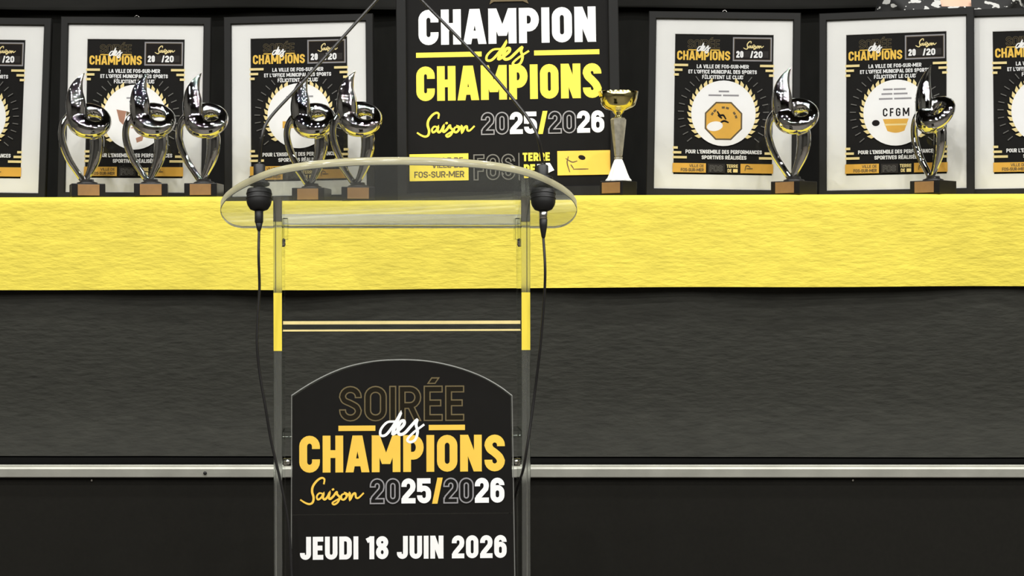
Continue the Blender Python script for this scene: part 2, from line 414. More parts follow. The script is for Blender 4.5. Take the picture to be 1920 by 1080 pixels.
# drape behind the table with a raised band
dr = thing('stage_drape', 'black cloth drape hanging behind the trophy table, with a paler band along the top', 'drape', (0, 7.6, 0))
b = MB(); nx = 160; vs = []
for i in range(nx + 1):
    x = -3.6 + 7.2 * i / nx; wv = .012 * math.sin(x * 9) + .006 * math.sin(x * 23 + 1)
    vs += [(x, wv, 0.0), (x, wv * .6, 1.56)]
b.add(vs, [(2 * i, 2 * i + 2, 2 * i + 3, 2 * i + 1) for i in range(nx)], 'drape', True); b.build('lower_cloth', dr)
b = MB(); vs = []; hem = P(0, 17, 7.55).z
for i in range(nx + 1):
    x = -3.6 + 7.2 * i / nx; wv = .004 * math.sin(x * 7)
    for yy, zz in ((-.045, hem + .004 * math.sin(x * 5)), (-.052, hem + .01), (-.05, hem + .4), (-.045, 2.6)): vs.append((x, yy + wv, zz))
b.add(vs, [(4 * i + k, 4 * i + 4 + k, 4 * i + 5 + k, 4 * i + 1 + k) for i in range(nx) for k in range(3)], 'drape2', True); b.build('upper_band', dr)
b = MB(); b.tube([(-3.6, -.02, 2.6), (3.6, -.02, 2.6)], .02, 'rubber'); b.build('hanging_bar', dr)
for x in (-3.6, 3.6):
    b = MB(); b.tube([(x, 0, 0), (x, 0, 2.6)], .02, 'rubber'); b.build('upright', dr)

# ------------------------------------------------------------------ table cloths
TY = 6.0; TYAW = -R(2.3); TOP = 0.76
TM = Matrix.Translation((0, TY, 0)) @ Matrix.Rotation(TYAW, 4, 'Z'); TI = TM.inverted()
def tpos(px, back):
    """world x,y of the vertical line at pixel px that stands `back` metres behind the table's front edge"""
    lo, hi = 5.0, 7.5; g = lambda y: (TI @ Vector(((px - 960) / F * y, y, 0))).y - back
    for _ in range(50):
        m = (lo + hi) / 2
        if g(m) > 0: hi = m
        else: lo = m
    return Vector(((px - 960) / F * lo, lo, 0))
X0, X1 = -1.95, 2.55
def nz(x, seed=0): return math.sin(x * 5.1 + seed) * .5 + math.sin(x * 9.7 + 1.3 * seed) * .3 + math.sin(x * 17.3 + 2.1 * seed) * .2
bc = thing('black_tablecloth', 'long black floor-length cloth covering the table beneath the yellow runner', 'tablecloth', (0, TY, 0), (0, 0, TYAW))
nx = 240; b = MB()
rows = [(.78, .0, 0), (.78, .4, 0), (.78, TOP - .006, 0), (.4, TOP - .004, 0), (.03, TOP - .004, 0), (.016, TOP - .007, 0), (.012, TOP - .016, .05)]
for k in range(1, 15):
    t = k / 14; z = (TOP - .016) * (1 - t) + .004 * t
    rows.append((.012 - .012 * t - (.045 * max(0, (t - .80) / .20) ** 1.5), z, t))
vs = []
for i in range(nx + 1):
    x = X0 + (X1 - X0) * i / nx
    for y, z, a in rows: vs.append((x, y - a * .006 * (1 + nz(x, 2)), z))
k = len(rows); b.add(vs, [(i * k + j, i * k + j + 1, (i + 1) * k + j + 1, (i + 1) * k + j) for i in range(nx) for j in range(k - 1)], 'blackcloth', True)
b.build('cloth', bc)
for xx in (X0 + .01, X1 - .01):
    b = MB(); b.add([(xx, .02, .005), (xx, .77, .005), (xx, .77, TOP - .006), (xx, .02, TOP - .006)], [(0, 1, 2, 3)], 'blackcloth')
    b.build('end_drop', bc)
yr = thing('yellow_table_runner', 'bright yellow runner over the top and front edge of the black-clothed table', 'table runner', (0, TY, 0), (0, 0, TYAW))
rows = [(.77, TOP, 0), (.5, TOP, 0), (.2, TOP, 0), (.03, TOP, 0), (.012, TOP - .0015, 0), (.003, TOP - .007, 0), (-.001, TOP - .016, .02)]
for kk in range(1, 13):
    t = kk / 12; rows.append((-.001 - .008 * t, TOP - .016 - .255 * t, t))
vs = []
for i in range(nx + 1):
    x = X0 + (X1 - X0) * i / nx
    for y, z, a in rows: vs.append((x, y - a * .015 * (1.1 + nz(x * .8, 5)), z - a * .003 * nz(x * .5, 3) + a * .0025 * x))
b = MB(); k = len(rows); b.add(vs, [(i * k + j, i * k + j + 1, (i + 1) * k + j + 1, (i + 1) * k + j) for i in range(nx) for j in range(k - 1)], 'yellow', True)
b.build('runner_cloth', yr)

# ------------------------------------------------------------------ framed certificates
KF = 6.29 / F      # metres per photo pixel where the frames stand
FW, FH = 284 * KF, 348.5 * KF
def frame_border(parent, W, H, bw, dp, m='frame'):
    b = MB()
    prof = [(0, dp), (0, .002), (.002, 0), (bw - .003, 0), (bw - .001, .003), (bw, .008), (bw, dp)]
    n = len(prof); ring = [(-W / 2, 0, 1, 1), (W / 2, 0, -1, 1), (W / 2, H, -1, -1), (-W / 2, H, 1, -1)]; vs = []
    for x, z, sx, sz in ring:
        for o, d in prof: vs.append((x + sx * o, d, z + sz * o))
    fs = []
    for i in range(4):
        for j in range(n - 1):
            a = i * n + j; c = ((i + 1) % 4) * n + j; fs.append((a, c, c + 1, a + 1))
    b.add(vs, fs, m); return b.build('frame_border', parent)
def cert_print(kind, parent):
    # layout space 722 x 1000 -> 187 x 261 photo px
    kx = 187 * KF / 722; p = Print(361, 500, kx); S = p
    p.rect(0, 0, 722, 1000, 'black'); p.n += 3
    p.text('SOIRÉE', 98, 328, 40, 104, None, st=.17, style=[('o', M['oline'], M['pdim'])] * 6, lw=.036)
    p.rect(100, 110, 165, 117, 'pgold'); p.rect(262, 110, 330, 117, 'pgold')
    p.text('CHAMPIONS', 22, 405, 120, 186, M['pgold'], st=.2)
    p.script(DES, 165, 70, 95, 66, 10, 'white')
    p.rect(428, 25, 700, 186, 'pbrown'); p.n += 2; p.rect(431, 28, 697, 183, 'cream') if False else None
    for q in (((428, 25), (700, 25)), ((700, 25), (700, 186)), ((700, 186), (428, 186)), ((428, 186), (428, 25))): p.stroke(q, 9, 'pgrey2', ext=4)
    p.rect(436, 33, 692, 178, 'ink'); p.script(SAISON, 500, 48, 145, 58, 7, 'cream')
    p.rect(505, 118, 548, 165, 'pdark'); p.rect(640, 118, 680, 165, 'pdark')
    p.text('20', 448, 500, 118, 166, M['white'], st=.24); p.text('/20', 550, 638, 118, 166, M['white'], st=.24)
    for t, x0, x1, y0 in (('LA VILLE DE FOS-SUR-MER', 165, 540, 217), ("ET L'OFFICE MUNICIPAL DES SPORTS", 105, 598, 255), ('FÉLICITENT LE CLUB', 205, 500, 293)):
        p.text(t, x0, x1, y0, y0 + 27, M['white'], st=.2)
    for y, l in ((215, 102), (249, 62), (283, 36)):
        p.rect(0, y, l, y + 17, 'cream'); p.rect(722 - l, y, 722, y + 17, 'cream')
    for y, l in ((800, 36), (834, 62), (868, 102)):
        p.rect(0, y, l, y + 17, 'cream'); p.rect(722 - l, y, 722, y + 17, 'cream')
    cx, cy = 361, 562
    for sd in (-1, 1):
        for a in range(-38, 72, 10):
            aa = R(a); c, s_ = math.cos(aa) * sd, -math.sin(aa)
            p.stroke([(cx + c * 285, cy + s_ * 285), (cx + c * 328, cy + s_ * 328)], 6, 'pgrey')
    p.n += 3
    for sd in (-1, 1):      # laurel branch
        for a in range(-46, 66, 10):
            aa = R(a); c, s_ = math.cos(aa) * sd, -math.sin(aa); ta = (-math.sin(aa) * sd, -math.cos(aa))
            bx, by = cx + c * 218 - ta[0] * 12, cy + s_ * 218 - ta[1] * 12; tx, ty = cx + c * 260 + ta[0] * 36, cy + s_ * 260 + ta[1] * 36
            mx, my = (bx + tx) / 2, (by + ty) / 2; nx_, ny_ = -(ty - by), tx - bx; L = math.hypot(nx_, ny_); nx_ /= L; ny_ /= L
            p.poly([(bx, by), (mx + nx_ * 15, my + ny_ * 15), (tx, ty), (mx - nx_ * 15, my - ny_ * 15)], 'cream')
    p.n += 3; p.ell(cx, cy, 232, 232, 'white'); p.n += 3
    if kind == 'octagon':
        p.rect(325, 402, 400, 414, 'pgrey2'); p.rect(252, 430, 345, 442, 'pgrey2'); p.rect(356, 430, 470, 442, 'pgrey2')
        oc = lambda r: [(362 + r * math.cos(R(22.5 + 45 * i)), 617 + r * math.sin(R(22.5 + 45 * i))) for i in range(8)]
        p.poly(oc(146), 'pbrown'); p.n += 2; p.poly(oc(134), 'orange'); p.n += 2
        for i, a in enumerate((205, 222, 262, 280, 318, 335)):
            p.stroke(arc(362, 617, 95, 95, a, a + 13, 4), 15, 'pbrown')
        p.script([[(0, 0), (.3, .5), (.7, .5), (1, 1)], [(.1, .5), (.5, .9)], [(.3, 1.6), (.8, 1.3), (1.3, 1.5)]], 318, 552, 60, 50, 13, 'ink')
        p.ell(300, 655, 58, 34, 'white', 24, -.15)  # lamp reflection painted into the print as a white ellipse
    elif kind == 'barrel':
        for y, a, c in ((392, 270, 430), (424, 258, 442), (458, 240, 470)):
            p.rect(a, y, a + (c - a) * .42, y + 12, 'pgrey2'); p.rect(a + (c - a) * .47, y, c, y + 12, 'pgrey2')
        p.text('CFGM', 268, 455, 530, 588, M['ink'], st=.17, gap=.28)
        p.poly([(268, 606)] + [(x, 690 + 14 * math.sin(math.pi * (x - 300) / 120)) for x in range(300, 421, 20)] + [(450, 606)], 'orange')
        p.rect(280, 640, 440, 652, 'cream'); p.ell(218, 632, 28, 22, 'ink', 12); p.ell(500, 632, 28, 22, 'ink', 12)
    elif kind == 'rust':
        p.rect(300, 420, 380, 431, 'pgrey2'); p.rect(320, 445, 430, 456, 'pgrey2')
        p.poly([(228, 508), (300, 520), (280, 620), (250, 590)], 'rust'); p.poly([(372, 712), (430, 690), (420, 730), (380, 745)], 'rust')
        p.poly([(300, 520), (330, 530), (300, 560)], 'pbrown'); p.poly([(330, 640), (420, 600), (400, 650)], 'rust')
    elif kind == 'band':
        p.rect(270, 420, 345, 432, 'pgrey2'); p.rect(360, 420, 465, 432, 'pgrey2'); p.rect(240, 600, 480, 650, 'orange')
        p.text('CLUB', 300, 420, 520, 580, M['ink'], st=.2) if False else None
    else:
        p.rect(250, 440, 340, 452, 'pgrey2'); p.rect(352, 440, 470, 452, 'pgrey2'); p.rect(230, 520, 480, 660, 'bluegrey')
    for t, x0, x1, y0 in (("POUR L'ENSEMBLE DES PERFORMANCES", 92, 640, 822), ('SPORTIVES RÉALISÉES', 208, 530, 862)):
        p.text(t, x0, x1, y0, y0 + 27, M['white'], st=.2)
    p.rect(0, 918, 240, 984, 'orange'); p.rect(488, 918, 722, 984, 'orange'); p.rect(254, 920, 376, 984, 'pdark')
    p.n += 2
    p.text('FOS', 268, 360, 932, 974, None, st=.2, style=[('o', M['pgrey'], M['pdark'])] * 3)
    p.text('VILLE DE', 120, 225, 926, 946, M['pbrown'], st=.18); p.text('FOS-SUR-MER', 60, 225, 954, 976, M['pbrown'], st=.18)
    p.text('TERRE', 388, 470, 924, 948, M['cream'], st=.2); p.text('DE', 395, 425, 956, 980, M['cream'], st=.2); p.rect(435, 956, 468, 980, 'cream')
    p.script([[(0, 1), (.1, .2), (.3, 0), (.6, .3)], [(.2, .6), (.9, .6)]], 520, 930, 60, 36, 6, 'pbrown')
    return p.build('certificate', parent)
def picture(kind, px, label, roll=0, yaw=0, back=.27, lean=4.2, cy=200, hook=False):
    c = tpos(px, back)
    t = thing('picture_frame', label, 'picture frame', (c.x, c.y, TOP + .0006 + abs(math.sin(R(roll))) * FW / 2), (0, 0, 0), 'framed certificates on the table')
    t.rotation_mode = 'YXZ'
    t.matrix_world = Matrix.Translation(t.location) @ Matrix.Rotation(TYAW + R(yaw), 4, 'Z') @ Matrix.Rotation(R(-lean), 4, 'X') @ Matrix.Rotation(R(roll), 4, 'Y')
    frame_border(t, FW, FH, 14.5 * KF, .022)
    b = MB(); b.box(-FW / 2 + .004, .014, .004, FW / 2 - .004, .021, FH - .004, 'framedark'); b.build('backing_board', t)
    # mat with a bevelled window
    w2, h2 = FW / 2 - 14 * KF, FH / 2 - 14 * KF; a2, c2 = 187 * KF / 2 - .002, 268 * KF / 2 - .002; zc = FH / 2; oz = 0.0
    vs = []
    for x, z in ((-w2, -h2), (w2, -h2), (w2, h2), (-w2, h2)): vs.append((x, .0095, zc + z))
    for x, z in ((-a2, -c2), (a2, -c2), (a2, c2), (-a2, c2)): vs.append((x, .0095, zc + oz + z))
    for x, z in ((-a2, -c2), (a2, -c2), (a2, c2), (-a2, c2)): vs.append((x * .993, .0125, zc + oz + z * .995))
    b = MB(); b.add(vs, [(i, (i + 1) % 4, 4 + (i + 1) % 4, 4 + i) for i in range(4)] + [(4 + i, 4 + (i + 1) % 4, 8 + (i + 1) % 4, 8 + i) for i in range(4)], 'mat'); b.build('mat_board', t)
    o = cert_print(kind, t); o.scale = (1, 1, 1.03); o.location = (0, .0135, zc + oz)
    b = MB(); b.box(-w2, .0045, zc - h2, w2, .0062, zc + h2, 'pane'); b.build('glass_pane', t)
    if hook:
        b = MB(); b.tube(crom([(-.007, .016, FH - .004), (-.006, .016, FH + .004), (0, .016, FH + .008), (.006, .016, FH + .004), (.007, .016, FH - .004)], 4), .0012, 'steel', 6)
        b.build('hanging_hook', t)
    return t
picture('plain', -55, 'framed certificate cut by the left edge of the photo, leftmost of the row', roll=1.0)
picture('rust', 249, 'framed certificate behind the group of three silver trophies at left', roll=.4, yaw=3, hook=True)
picture('band', 561, 'framed certificate directly left of the central poster, behind the clear lectern top', roll=-.9, yaw=-1)
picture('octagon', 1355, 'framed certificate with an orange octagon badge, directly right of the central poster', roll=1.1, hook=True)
picture('barrel', 1680, 'framed certificate with the letters CFGM, second from the right', roll=-.3, yaw=-13, back=.24)
picture('other', 1962, 'framed certificate cut by the right edge of the photo, rightmost of the row', roll=-.3, yaw=-8, back=.19)

# central poster --------------------------------------------------------------
KB = 6.27 / F
c = tpos(955, .255)
pt = thing('framed_poster', 'large black framed poster reading CHAMPION des CHAMPIONS standing at the table centre', 'poster', (c.x, c.y, TOP + .0055))
PW, PH = 420 * KB, 570 * KB
pt.matrix_world = Matrix.Translation((c.x, c.y, TOP + .0055)) @ Matrix.Rotation(TYAW, 4, 'Z') @ Matrix.Rotation(R(-5), 4, 'X') @ Matrix.Rotation(R(-.8), 4, 'Y')
frame_border(pt, PW, PH, 20 * KB, .02)
b = MB(); b.box(-PW / 2 + .004, .012, .004, PW / 2 - .004, .019, PH - .004, 'framedark'); b.build('backing_board', pt)
p = Print(955, 370 - 285, KB)
p.rect(764, -182, 1146, 352, 'boardp'); p.n += 3
p.text('CHAMPION', 787, 1122, 9.5, 77, M['white'], st=.222, gap=.07)
p.rect(782, 91.5, 906, 101, 'pyellow'); p.rect(1005, 91.5, 1128, 101, 'pyellow')
p.text('CHAMPIONS', 782, 1131, 118, 184, M['pyellow'], st=.222, gap=.065)
p.n += 3; p.script(DES, 913, 74, 82, 46, 5.2, 'pyellow')
p.script(SAISON, 783, 206, 108, 47, 4.3, 'pyellow')
O = ('o', M['pgrey2'], M['boardp']); Wt = ('f', M['white']); Yt = ('f', M['pyellow'])
p.text('2025/2026', 904, 1135, 208, 250, None, st=.21, gap=.06, style=[O, O, Wt, Wt, Yt, O, O, Wt, Wt])
p.rect(768, 285, 879, 328, 'pyellow'); p.n += 2
p.text('VILLE DE', 810, 869, 292, 304, M['pbrown'], st=.18); p.text('FOS-SUR-MER', 777, 871, 310, 322, M['pbrown'], st=.18)
p.text('FOS', 889, 966, 288, 328, None, st=.2, gap=.1, style=[('o', M['pgrey'], M['boardp'])] * 3)
p.rect(973, 286, 975, 330, 'pgrey')
p.text('TERRE', 981, 1032, 286, 302, M['pyellow'], st=.24, gap=.08)
p.text('DE', 983, 1004, 308, 326, M['pyellow'], st=.24); p.poly([(1024, 306), (1032, 306), (1040, 320), (1026, 326)], 'white'); p.rect(1008, 308, 1020, 325, 'white')
p.rect(1046, 284, 1160, 330, 'pgold'); p.n += 2
p.poly([(1046, 284), (1160, 284), (1160, 330), (1130, 330)], 'pyellow') if False else None
p.script([[(.15, 1), (.05, .5), (.1, .15)], [(0, .25), (.25, .45), (.45, .4)], [(.2, .6), (.3, .8)], [(.3, .85), (.9, .85)]], 1062, 290, 46, 34, 2.2, 'pbrown')
p.ell(1092, 297, 7, 4.5, 'ink', 12, .3)
p.poly([(922, 2), (930, -3), (985, -3), (996, 2), (990, -12), (926, -12)], 'pbrown')
o = p.build('poster_print', pt); o.location = (0, .011, PH / 2)

# ------------------------------------------------------------------ trophies
KT = 6.1 / F
def figure_mesh():
    b = MB(); m = 'chrome'
    def T(pr, flat=None, n=14):
        p, r = cromr(pr, 6); b.tube(p, r, m, n, True, flat)
    T([(-7, 0, 30, 6), (-19, 0, 48, 6.2), (-33, -1, 70, 6.8), (-43, -2, 95, 7.2), (-47, -2, 118, 6.6), (-43, -1, 138, 7), (-32, 0, 152, 8)])
    T([(-4, 0, 30, 5), (6, 0, 50, 7.5), (14, 0, 72, 11), (18, 0, 95, 13), (17, 1, 115, 13), (10, 2, 128, 9)], (1, .75, 1))
    # ring: thick at the left, thin at the right, tipped back
    pts = []; N_ = 40
    for i in range(N_ + 1):
        a = 2 * math.pi * i / N_; ca, sa = math.cos(a), math.sin(a)
        rr = 15.5 - 4.8 * ca - 1.5 * sa
        pts.append((9 + 26 * ca, 15 * sa + 3, 145 + 19 * sa, rr))
    b.tube([p[:3] for p in pts], [p[3] for p in pts], m, 16, True)
    T([(-17, -6, 138, 17), (-20, -5, 158, 19), (-21, -3, 178, 18.5), (-21, -1, 197, 14.5), (-16, 0, 214, 9), (-9, 0, 226, 3.6), (-4, 0, 233, .8)], (1, .6, 1))
    me = b.mesh('figure')
    for v in me.vertices: v.co = v.co * KT
    o = bpy.data.objects.new('tmp', me); COL.objects.link(o)
    md = o.modifiers.new('r', 'REMESH'); md.mode = 'VOXEL'; md.voxel_size = .0018; md.use_smooth_shade = True
    md = o.modifiers.new('s', 'SMOOTH'); md.factor = .5; md.iterations = 7
    dg = bpy.context.evaluated_depsgraph_get(); bpy.context.view_layer.update(); dg = bpy.context.evaluated_depsgraph_get()
    me2 = bpy.data.meshes.new_from_object(o.evaluated_get(dg)); bpy.data.objects.remove(o)
    me2.name = 'figure'; me2.materials.clear(); me2.materials.append(M['chrome'])
    for p_ in me2.polygons: p_.use_smooth = True
    return me2
FIG = figure_mesh()
b = MB(); b.bbox(-31 * KT, -31 * KT, 0, 31 * KT, 31 * KT, 25 * KT, 'plinth', .0015); BASE = b.mesh('plinth')
b = MB(); b.lathe([(20 * KT, 25 * KT), (19 * KT, 28 * KT), (13 * KT, 30 * KT), (12 * KT, 34 * KT)], 'plinth', 28); PED = b.mesh('pedestal')
b = MB(); b.bbox(-20 * KT, -33 * KT, 2.5 * KT, 20 * KT, -31 * KT, 23 * KT, 'plaque', .0006); PLQ = b.mesh('plaque')
def trophy(px, rot, label, back=.075, top=235, frot=None):
    c = tpos(px, back)
    t = thing('trophy', label, 'trophy', (c.x, c.y, TOP + .0006), (0, 0, R(rot)), 'silver figure trophies on the table')
    sz = top / 235
    for nm, me in (('plinth', BASE), ('pedestal', PED), ('plaque', PLQ), ('figure', FIG)):
        o = bpy.data.objects.new(nm, me); COL.objects.link(o); o.parent = t
        if nm == 'figure': o.rotation_euler = (0, 0, R((frot if frot is not None else 0))); o.scale = (sz, sz, sz)
    return t
trophy(164, 16, 'chrome figure trophy, leftmost of the three before the left certificate', top=237)
trophy(284, 8, 'chrome figure trophy, middle one of the group of three at left', top=237)
trophy(383, -4, 'chrome figure trophy, right-hand one of the group of three at left', top=236)
trophy(585, -8, 'chrome figure trophy seen behind the lectern top, nearer the left microphone base', back=.11, top=237)
trophy(672, 4, 'chrome figure trophy seen through the lectern top, just left of the central poster', back=.062, top=237)
trophy(1489, -40, 'chrome figure trophy beside the octagon certificate, its base turned to the left', top=240, frot=22)
trophy(1750, -42, 'darkest chrome figure trophy, before the CFGM certificate at right', top=242, frot=-16)

# cup
c = tpos(1160, .08)
cup = thing('cup_trophy', 'small gold and silver cup on a white foot, right of the central poster', 'trophy', (c.x, c.y, TOP + .0006), (0, 0, R(-36)))
b = MB(); b.bbox(-25 * KT, -25 * KT, 0, 25 * KT, 25 * KT, 27 * KT, 'plinth', .0015); b.build('plinth', cup)
b = MB(); b.bbox(-20 * KT, -26.5 * KT, 4 * KT, 20 * KT, -25 * KT, 24 * KT, 'plaque', .0006); b.build('plaque', cup)
def kp(pr): return [(r * KT, z * KT) for r, z in pr]
b = MB(); vs = []; N_ = 24
b.lathe(kp([(24, 27), (24.5, 29), (21, 33), (17, 42), (12, 56), (8, 66), (7, 68)]), 'crystal', N_, smooth=False)
for i, v in enumerate(b.v):
    if i % 2: b.v[i] = (v[0] * .9, v[1] * .9, v[2])
b.build('foot', cup)
b = MB(); b.lathe(kp([(5, 68), (8, 69), (8, 72), (5, 73), (7.5, 74), (14.5, 134), (15, 142), (12, 145)]), 'silver', 8, smooth=False); b.build('stem', cup)
b = MB(); b.lathe(kp([(12, 145), (6, 147), (6, 151), (10, 155), (11, 158), (24, 162), (31, 168), (35, 180), (37.5, 194), (36.5, 194.5), (34, 181), (30, 170), (23, 164), (1, 160)]), 'gold', 40); b.build('bowl', cup)

# ------------------------------------------------------------------ lectern
LY = 4.79; LYAW = R(3.8); lc = P(753.5, 540, LY)
LM = Matrix.Translation((lc.x, LY, 0)) @ Matrix.Rotation(LYAW, 4, 'Z'); LI = LM.inverted()
KL = LY / F
lec = thing('lectern', 'clear acrylic lectern with a curved top and a black printed front panel', 'lectern', (lc.x, LY, FZ), (0, 0, LYAW))
def LP(px, py, back=0.0):
    """lectern-local point (relative to the stand's empty) seen at a pixel, `back` behind its front plane"""
    lo, hi = 4.0, 6.0
    for _ in range(50):
        m = (lo + hi) / 2
        if (LI @ P(px, py, m)).y > back: hi = m
        else: lo = m
    q = LI @ P(px, py, lo); return Vector((q.x, q.y, q.z - FZ))
def LW(px, py, back=0.0):
    q = LP(px, py, back); return LM @ Vector((q.x, q.y, q.z + FZ))
xl0, xl1 = LP(512.5, 600).x, LP(529, 600).x; xr0, xr1 = LP(977.5, 600).x, LP(994.5, 600).x
PD = .165
# reading plate, tilted up towards the hall
TILT = R(18)
zb = LP(750, 428, .21).z; yb = .21
def plate_v(py):
    lo, hi = -.05, .6
    for _ in range(50):
        v = (lo + hi) / 2; y = yb - v * math.cos(TILT); z = zb + v * math.sin(TILT) + FZ
        wy = (LM @ Vector((0, y, z))).y; yy = 540 - (z - CAMZ) / wy * F
        if yy < py: hi = v
        else: lo = v
    return lo, (LM @ Vector((0, yb - lo * math.cos(TILT), 0))).y
half = [(309, 0), (309.6, 50), (311, 90), (314, 137), (318, 175), (325, 217), (333, 247), (344, 274), (355, 296), (365, 312), (376, 325), (389, 333), (400, 333.5), (410, 329), (419, 320), (425, 308), (428, 293)]
half = [tuple(q)[:2] for q in crom([(a, b_, 0) for a, b_ in half], 4)]
hp = []
for py, hw in half:
    v, wy = plate_v(py); hp.append((hw * wy / F, v))
outl = [(-x, v) for x, v in hp[::-1]] + [(x, v) for x, v in hp[1:]]
xc = LP(749.5, 400, .1).x; TH = .02
def pl(x, v, d): return (xc + x, yb - v * math.cos(TILT) + d * math.sin(TILT), zb + v * math.sin(TILT) + d * math.cos(TILT))
bm = bmesh.new(); lo_ = [bm.verts.new(pl(x, v, 0)) for x, v in outl]; hi_ = [bm.verts.new(pl(x, v, TH)) for x, v in outl]; n = len(outl)
bm.faces.new(lo_); bm.faces.new(hi_[::-1])
for i in range(n): bm.faces.new((lo_[i], hi_[i], hi_[(i + 1) % n], lo_[(i + 1) % n]))
bmesh.ops.recalc_face_normals(bm, faces=bm.faces[:])
sharp = [e for e in bm.edges if len(e.link_faces) == 2 and e.calc_face_angle() > R(60)]
bmesh.ops.bevel(bm, geom=sharp, offset=.0012, segments=1, affect='EDGES')
me = bpy.data.meshes.new('reading_plate'); bm.to_mesh(me); bm.free(); me.materials.append(M['haze'])
o = bpy.data.objects.new('reading_plate', me); COL.objects.link(o); o.parent = lec
for p_ in me.polygons:
    dt = abs(p_.normal.dot(Vector((0, math.sin(TILT), math.cos(TILT)))))
    p_.use_smooth = dt < .9
    if dt < .5: p_.material_index = 1
me.materials.append(M['frostwarm'])
def plate_z(y): return zb + (yb - y) * math.tan(TILT)
# paper stop along the low edge
b = MB(); xa, xb2 = LP(531, 410, .2).x, LP(974, 410, .2).x; vs = []
for x in (xa, xb2):
    for v, d in ((.006, TH + .0005), (.016, TH + .0005), (.016, TH + .024), (.006, TH + .024)):
        q = pl(0, v, d); vs.append((x, q[1], q[2]))
b.add(vs, [(0, 1, 2, 3), (7, 6, 5, 4), (0, 4, 5, 1), (1, 5, 6, 2), (2, 6, 7, 3), (3, 7, 4, 0)], 'stop'); b.build('paper_stop', lec)
# side panels, tops cut to the plate's slope
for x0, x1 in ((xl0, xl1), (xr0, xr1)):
    b = MB(); vs = []
    for x in (x0, x1): vs += [(x, 0, .012), (x, PD, .012), (x, PD, plate_z(PD) - .001), (x, 0, plate_z(0) - .001)]
    b.add(vs, [(0, 1, 2, 3), (7, 6, 5, 4), (0, 4, 5, 1), (1, 5, 6, 2), (2, 6, 7, 3), (3, 7, 4, 0)], 'acrylic')
    bm = bmesh.new(); me = b.mesh('side_panel'); bm.from_mesh(me); bmesh.ops.recalc_face_normals(bm, faces=bm.faces[:])
    bmesh.ops.bevel(bm, geom=bm.edges[:], offset=.0012, segments=1, affect='EDGES'); bm.to_mesh(me); bm.free(); me.materials.append(M['milled'])
    for p_ in me.polygons:
        if abs(p_.normal.x) < .3: p_.material_index = 1
    o = bpy.data.objects.new('side_panel', me); COL.objects.link(o); o.parent = lec
    # yellow strip on the front edge
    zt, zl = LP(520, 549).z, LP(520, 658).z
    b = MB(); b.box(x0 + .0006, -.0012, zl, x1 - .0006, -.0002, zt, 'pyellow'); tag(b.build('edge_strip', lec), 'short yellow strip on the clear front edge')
# shelves
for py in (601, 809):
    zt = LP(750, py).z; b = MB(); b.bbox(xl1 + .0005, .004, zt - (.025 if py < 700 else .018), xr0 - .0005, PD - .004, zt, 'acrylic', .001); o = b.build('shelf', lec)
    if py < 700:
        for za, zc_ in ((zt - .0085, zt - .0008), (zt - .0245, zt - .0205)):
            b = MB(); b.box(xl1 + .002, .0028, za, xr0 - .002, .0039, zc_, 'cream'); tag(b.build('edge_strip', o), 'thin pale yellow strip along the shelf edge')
# base plate
b = MB(); b.bbox(xl0 - .06, -.12, 0, xr1 + .06, PD + .18, .012, 'acrylic', .002); b.build('base_plate', lec)
# front panel with the printed sheet
fy = .002; ZB = LP(755, 1190).z
oc = [(546, 741), (575, 722), (610, 703), (650, 687), (700, 676.5), (752, 673.5), (805, 676.5), (855, 687), (900, 703), (935, 722), (961, 741)]
oc = [tuple(q)[:2] for q in crom([(x, y, 0) for x, y in oc], 4)]
top = [LP(x, y, fy) for x, y in oc]; outl = [(q.x, q.z) for q in top]
bl, br = LP(545, 1190, fy).x, LP(968, 1190, fy).x
def slab(out, y0, y1, m, name, parent):
    bm = bmesh.new(); A = [bm.verts.new((x, y0, z)) for x, z in out]; B = [bm.verts.new((x, y1, z)) for x, z in out]; n = len(out)
    bm.faces.new(A); bm.faces.new(B[::-1])
    for i in range(n): bm.faces.new((A[i], B[i], B[(i + 1) % n], A[(i + 1) % n]))
    bmesh.ops.recalc_face_normals(bm, faces=bm.faces[:])
    me = bpy.data.meshes.new(name); bm.to_mesh(me); bm.free(); me.materials.append(M[m] if isinstance(m, str) else m)
    o = bpy.data.objects.new(name, me); COL.objects.link(o); o.parent = parent; return o
fp = slab(outl + [(br, ZB), (bl, ZB)], fy, fy + .010, 'acrylic', 'front_panel', lec)
bm = bmesh.new(); bm.from_mesh(fp.data)
bmesh.ops.bevel(bm, geom=[e for e in bm.edges if all(abs(v.co.y - fy) < 1e-5 for v in e.verts)], offset=.0022, segments=1, affect='EDGES')
bm.to_mesh(fp.data); bm.free(); fp.data.materials.append(M['frost'])
for p_ in fp.data.polygons:
    if abs(p_.normal.y) < .9: p_.material_index = 1
# print sheets
q0 = LP(755, 850, 0); p = Print(755, 850, KL)
cs = [(x + (3.2 if x < 755 else -3.2) * (1 if abs(x - 755) > 60 else 0), y + 3.2) for x, y in oc]
p.poly(cs + [(962, 963), (548.6, 963)], 'board'); 
p.n += 3
p.text('SOIRÉE', 637, 870, 724, 789, None, st=.18, gap=.09, style=[('o', M['oline'], M['pdim'])] * 6, lw=.036)
p.rect(635, 797.5, 704, 807.5, 'pgold'); p.rect(804, 797, 872, 807, 'pgold')
p.text('CHAMPIONS', 562, 947, 816, 885, M['pgold'], st=.212, gap=.075)
p.n += 4; p.script(DES, 711, 774, 84, 56, 5.5, 'white')
p.script(SAISON, 564, 894, 118, 51, 4.0, 'pgold')
Yl = ('f', M['pgold']); O2 = ('o', M['pgrey2'], M['board'])
p.text('2025/2026', 694, 946, 897, 944, None, st=.21, gap=.06, style=[O2, O2, Wt, Wt, Yl, O2, O2, Wt, Wt])
o = p.build('printed_sheet', fp); o.location = (q0.x, fy - .0008, q0.z)
